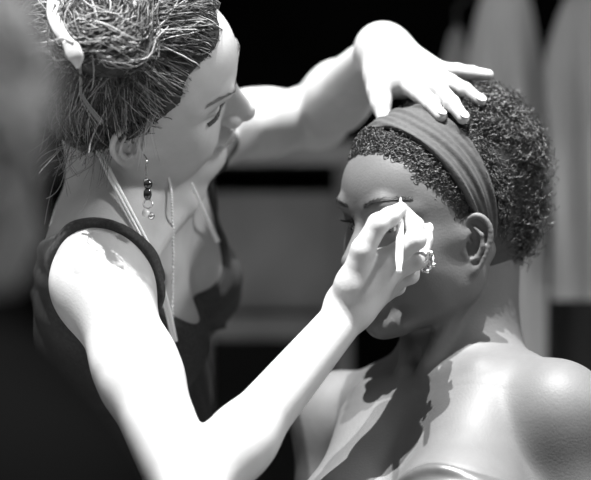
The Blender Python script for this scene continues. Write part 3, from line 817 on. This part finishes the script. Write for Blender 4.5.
# ================================================================== FOREGROUND PERSON, out of focus
FO = P(-150, 185, -.92)
fp = empty('person', (FO[0], FO[1], 0), 'dark blurred person with curly hair at the left edge, close to the camera', 'person', 'people')
RF = ortho((.70, .70, -.1), (0, 0, 1))
G = Sdf(); sh = FO + A(.034, -.02, -.155); sa = A(.075, -.12, 0)
G.cap(FO + A(0, 0, -.06), sh + A(0, 0, .02), .052, .06, .03); G.ell(sh + A(.02, 0, -.13), (.13, .12, .20), .05)
G.cap(sh - sa, sh + sa, .045, .045, .05)
G.cap(sh + sa, sh + A(.095, -.13, -.28), .047, .038, .04); G.cap(sh - sa, sh + A(-.12, .14, -.28), .047, .038, .04)
G.cap(sh + A(.095, -.13, -.28), sh + A(.12, -.12, -.54), .037, .028, .02); G.cap(sh + A(-.12, .14, -.28), sh + A(-.10, .15, -.54), .037, .028, .02)
for e0, e1 in ((sh + A(.12, -.12, -.54), A(0, .05, -1.)), (sh + A(-.10, .15, -.54), A(0, .05, -1.))):
    e1 = nrm(e1); sd = nrm(np.cross(e1, (.2, .3, .9))); G.cap(e0, e0 + e1 * .06, .024, .026, .02, flat=(np.cross(e1, sd), .6))
    for o_, l_ in ((-.028, .06), (-.009, .075), (.010, .08), (.028, .068)): G.cap(e0 + e1 * .08 + sd * o_, e0 + e1 * (.08 + l_) + sd * o_ * 1.2, .0098, .007, .004)
    G.chain([e0 + e1 * .02 + sd * .02, e0 + e1 * .07 + sd * .055], [.012, .009], .006)
G.ell(sh + A(0, 0, -.40), (.12, .09, .16), .05)
head(G, FO, RF, 1.)
G1 = G
V, F = G.mesh(.004, FO - A(.45, .4, .85), FO + A(.45, .5, .3)); mesh_obj('body', V, F, M['skin_dark'], fp, tint=np.zeros(len(V)))
def coat_post(q, d):
    z = q[..., 2]; out = d - .010 - .003 * np.sin(q[..., 0] * 60 + q[..., 2] * 35)
    wr_l = sh + A(.12, -.12, -.54); wr_r = sh + A(-.10, .15, -.54)
    far = .055 - np.minimum(np.linalg.norm(q - (wr_l + A(0, 0, -.06)), axis=-1), np.linalg.norm(q - (wr_r + A(0, 0, -.06)), axis=-1)) * .75
    return np.maximum(np.maximum(out, (z - (sh[2] + .10))), far).astype(np.float32)
V, F = G.mesh(.006, FO - A(.5, .45, .95), FO + A(.5, .55, .3), coat_post); mesh_obj('jacket', V, F, M['black_cloth'], fp)
G = Sdf(); hz = sh[2] - .50
G.cap((sh[0], sh[1], hz), (sh[0], sh[1], hz - .12), .135, .15, .03)
for s in (-1, 1): G.cap((sh[0] + s * .08, sh[1], hz - .12), (sh[0] + s * .10, sh[1], .07), .085, .05, .04)
V, F = G.mesh(.01, (sh[0] - .4, sh[1] - .3, 0), (sh[0] + .4, sh[1] + .3, hz + .3)); mesh_obj('trousers', V, F, M['black_cloth'], fp)
for s in (-1, 1):
    G = Sdf(); x, y = sh[0] + s * .10, sh[1]; G.cap((x, y - .04, .045), (x, y + .13, .035), .042, .036, .02); G.cap((x, y, .04), (x, y, .09), .04, .045, .02)
    V, F = G.mesh(.008, (x - .2, y - .2, -.05), (x + .2, y + .3, .2)); V[:, 2] = np.maximum(V[:, 2], .001); mesh_obj('shoe', V, F, M['shoe'], fp)
G = Sdf(); G.frame(FO, RF); G.ell((0, -.005, .045), (.090, .108, .098), .01); G.ell((0, -.045, -.03), (.085, .07, .09), .03); G.frame()
def fh_post(q, d):
    p = (q.astype(np.float64) - FO) @ RF.T; b = .006 * np.sin(p[..., 0] * 130) * np.sin(p[..., 1] * 120) * np.sin(p[..., 2] * 110)
    return np.maximum(d + b, -np.minimum(-.81 * p[..., 1] + .5 * p[..., 2] + .03, 1)).astype(np.float32)
V1, F1 = G.mesh(.004, FO - .25, FO + .25, fh_post)
d = rng.normal(size=(5000, 3)); d /= np.linalg.norm(d, axis=1, keepdims=True); rt = A(0, -.012, .03) + d * A(.088, .105, .105); k = (-.81 * rt[:, 1] + .5 * rt[:, 2] + .03) > 0
q = curls(rt[k], d[k], 1.5, .006, .016, 0, 12); q = FO + q @ RF; V2, F2 = tubes(q, .0008)
V, F = join([(V1, F1), (V2, F2)]); mesh_obj('hair', V, F, M['hair_far'], fp)

# ================================================================== SETTING
def plane_obj(name, lo, hi, m):
    V, F = box(lo, hi); o = mesh_obj(name, V, F, m, None, False); return tag(o, kind='structure')
plane_obj('floor', (-3, -2.6, -.05), (3, 3.6, 0), M['floor'])
plane_obj('wall_back', (-3, 3.4, 0), (3, 3.5, 2.1), M['wall'])
plane_obj('wall_right', (2.9, .8, 0), (3.0, 3.4, 2.1), M['wall'])
plane_obj('wall_left', (-3.0, .8, 0), (-2.9, 3.4, 2.1), M['wall'])
plane_obj('sun_block_roof', (-3, .62, 2.1), (3, 3.5, 2.14), M['ceil'])  # unseen roof, added to keep sun and sky off the background
# cabinet with open compartments behind the gap
dC = 1.35
xl, xr = P(120, 0, dC)[0], P(352, 0, dC)[0]; Z = lambda py: P(0, py, dC)[2]
cb = empty('cabinet', ((xl + xr) / 2, dC, 0), 'blurred grey cabinet with a pale top, standing in the dark between the two people', 'cabinet')
def part(name, lo, hi, m, par, w=.004): V, F = box(lo, hi); return bevel(mesh_obj(name, V, F, m, par, False), w)
part('top', (xl - .02, dC - .02, Z(163)), (xr + .02, dC + .45, Z(142)), M['wood_d'], cb)  # top board is paler than the other cabinet parts
part('back_panel', (xl, dC + .40, .08), (xr, dC + .43, Z(163)), M['dark_cloth'], cb)
part('side_panel', (xl, dC, 0), (xl + .03, dC + .40, Z(163)), M['wood'], cb); part('side_panel', (xr - .03, dC, 0), (xr, dC + .40, Z(163)), M['wood'], cb)
part('drawer_front', (xl + .03, dC, Z(312)), (xr - .03, dC + .03, Z(192)), M['wood'], cb)
part('rail', (xl + .03, dC - .02, Z(334)), (xr - .03, dC + .02, Z(315)), M['wood'], cb)
part('shelf', (xl + .03, dC + .02, Z(340)), (xr - .03, dC + .40, Z(330)), M['wood'], cb)
part('shelf', (xl + .03, dC + .04, .08), (xr - .03, dC + .40, .11), M['wood'], cb)
# clothes rail with hanging garments
dR = 1.0
zr = P(0, -30, dR)[2]
rl = empty('clothes_rail', (P(480, 0, dR)[0], dR, 0), 'steel clothes rail carrying the hanging garments at the back', 'clothes rail')
V, F = tubes([[A(-.15, dR, zr), A(.9, dR, zr)]], [np.array([.014, .014])], 12); mesh_obj('bar', V, F, M['tube'], rl)
for x in (-.15, .9):
    V, F = tubes([[A(x, dR, .0), A(x, dR, zr)]], [np.array([.014, .014])], 12); mesh_obj('post', V, F, M['tube'], rl)
    V, F = box((x - .02, dR - .22, 0), (x + .02, dR + .22, .03)); mesh_obj('foot', V, F, M['tube'], rl, False)
def garment(name, px0, px1, pyt, pyb, d, m, seed, label, cat, top=.35, fold=.020, lean=0., group=None, flare=1.):
    r = np.random.default_rng(seed); nu, nv = 64, 40
    xc = P((px0 + px1) / 2, 0, d)[0]; hw = (P(px1, 0, d)[0] - P(px0, 0, d)[0]) / 2; z1, z0 = P(0, pyt, d)[2], P(0, pyb, d)[2]
    ph = r.random(4) * 6.28; V = []
    for j in range(nv):
        v = j / (nv - 1); w = hw * min(1, top + (1 - top) * math.sqrt(min(v * 5, 1))) * (1 + (flare - 1) * v)
        for i in range(nu):
            a = i / nu * 2 * math.pi
            f = fold * min(1, v * 4) * (math.sin(5 * a + ph[0] + v) + .6 * math.sin(9 * a + ph[1] - v * 2) + .4 * math.sin(3 * a + ph[2]))
            V.append(((xc + lean * v + (w + f) * math.cos(a)), d + (w * .38 + f) * math.sin(a), z1 + (z0 - z1) * v))
    V = np.array(V); i = np.arange(nu * nv).reshape(nv, nu); F = np.stack([i[:-1], np.roll(i[:-1], -1, 1), np.roll(i[1:], -1, 1), i[1:]], -1).reshape(-1, 4)
    c = len(V); V = np.vstack([V, [(xc, d, z1 + .01)], [(xc + lean, d, z0)]])
    T = np.vstack([np.stack([i[0], np.full(nu, c), np.roll(i[0], -1)], 1), np.stack([np.roll(i[-1], -1), np.full(nu, c + 1), i[-1]], 1)])
    rt = empty(name, (xc, d, z0), label, cat, group); mesh_obj('cloth', V, [F, T], m, rt)
    hk = spline([A(xc, d, z1), A(xc, d, z1 + .03), A(xc + .02, d, z1 + .055), A(xc, d, zr + .02), A(xc - .018, d, zr - .004)], 20)
    V, F = tubes([hk], [np.full(20, .002)], 6); mesh_obj('hanger_hook', V, F, M['tube'], rt)
garment('hanging_coat', 474, 536, -8, 365, dR, M['coat_a'], 3, 'pale hanging coat directly behind the curly hair', 'coat', .7, .012, 0, 'garments on the rail', 1.15)
garment('hanging_coat', 548, 625, -6, 300, dR - .05, M['coat_b'], 8, 'grey hanging coat at the right edge of the photo', 'coat', .45, .016, .02, 'garments on the rail', 1.1)
garment('hanging_coat', 528, 600, 60, 420, dR + .14, M['coat_c'], 11, 'charcoal hanging coat showing dark between the two paler coats', 'coat', .5, .012, 0, 'garments on the rail')
garment('hanging_shirt', 444, 470, 26, 330, dR + .1, M['coat_b'], 5, 'narrow grey garment hanging left of the pale coat, above the raised fingers', 'shirt', .12, .008, 0, 'garments on the rail', 1.3)

# ================================================================== LIGHT
w = bpy.data.worlds.new('sky'); bpy.context.scene.world = w; w.use_nodes = True
nt = w.node_tree; bg = nt.nodes['Background']; tcn = nt.nodes.new('ShaderNodeTexCoord'); sep = nt.nodes.new('ShaderNodeSeparateXYZ'); rmp = nt.nodes.new('ShaderNodeValToRGB')
nt.links.new(tcn.outputs['Generated'], sep.inputs[0]); nt.links.new(sep.outputs['Z'], rmp.inputs['Fac'])
rmp.color_ramp.elements[0].color = (.10,) * 3 + (1,); rmp.color_ramp.elements[1].color = (.58,) * 3 + (1,); rmp.color_ramp.elements[1].position = .5
nt.links.new(rmp.outputs['Color'], bg.inputs['Color']); bg.inputs['Strength'].default_value = 1.
def sun(name, L, e, ang):
    l = bpy.data.lights.new(name, 'SUN'); l.energy = e; l.angle = math.radians(ang); o = bpy.data.objects.new(name, l); C.objects.link(o)
    from mathutils import Vector
    o.rotation_euler = Vector(nrm(L)).to_track_quat('Z', 'Y').to_euler(); o.location = nrm(L) * 5
sun('sun', (-.16, -.29, .95), 10.5, .6)
sun('sun_reflection', (.0, -.27, .96), 7.5, .6)

sun('fill_from_right', (.66, -.24, .60), 2.2, 5)  # added weak fill from the right, brightens surfaces that face right

cam = bpy.data.cameras.new('camera'); co = bpy.data.objects.new('camera', cam); C.objects.link(co)
co.location = CAM; co.rotation_euler = (math.pi / 2, 0, 0); cam.sensor_width = 36; cam.lens = 36 * FPX / 591; cam.clip_start = .05
cam.dof.use_dof = True; cam.dof.focus_distance = 1.70; cam.dof.aperture_fstop = 2.6
sc = bpy.context.scene; sc.camera = co
sc.view_settings.view_transform = 'Standard'; sc.view_settings.look = 'None'; sc.view_settings.exposure = 0.; sc.view_settings.gamma = 1.; sc.view_settings.use_curve_mapping = False
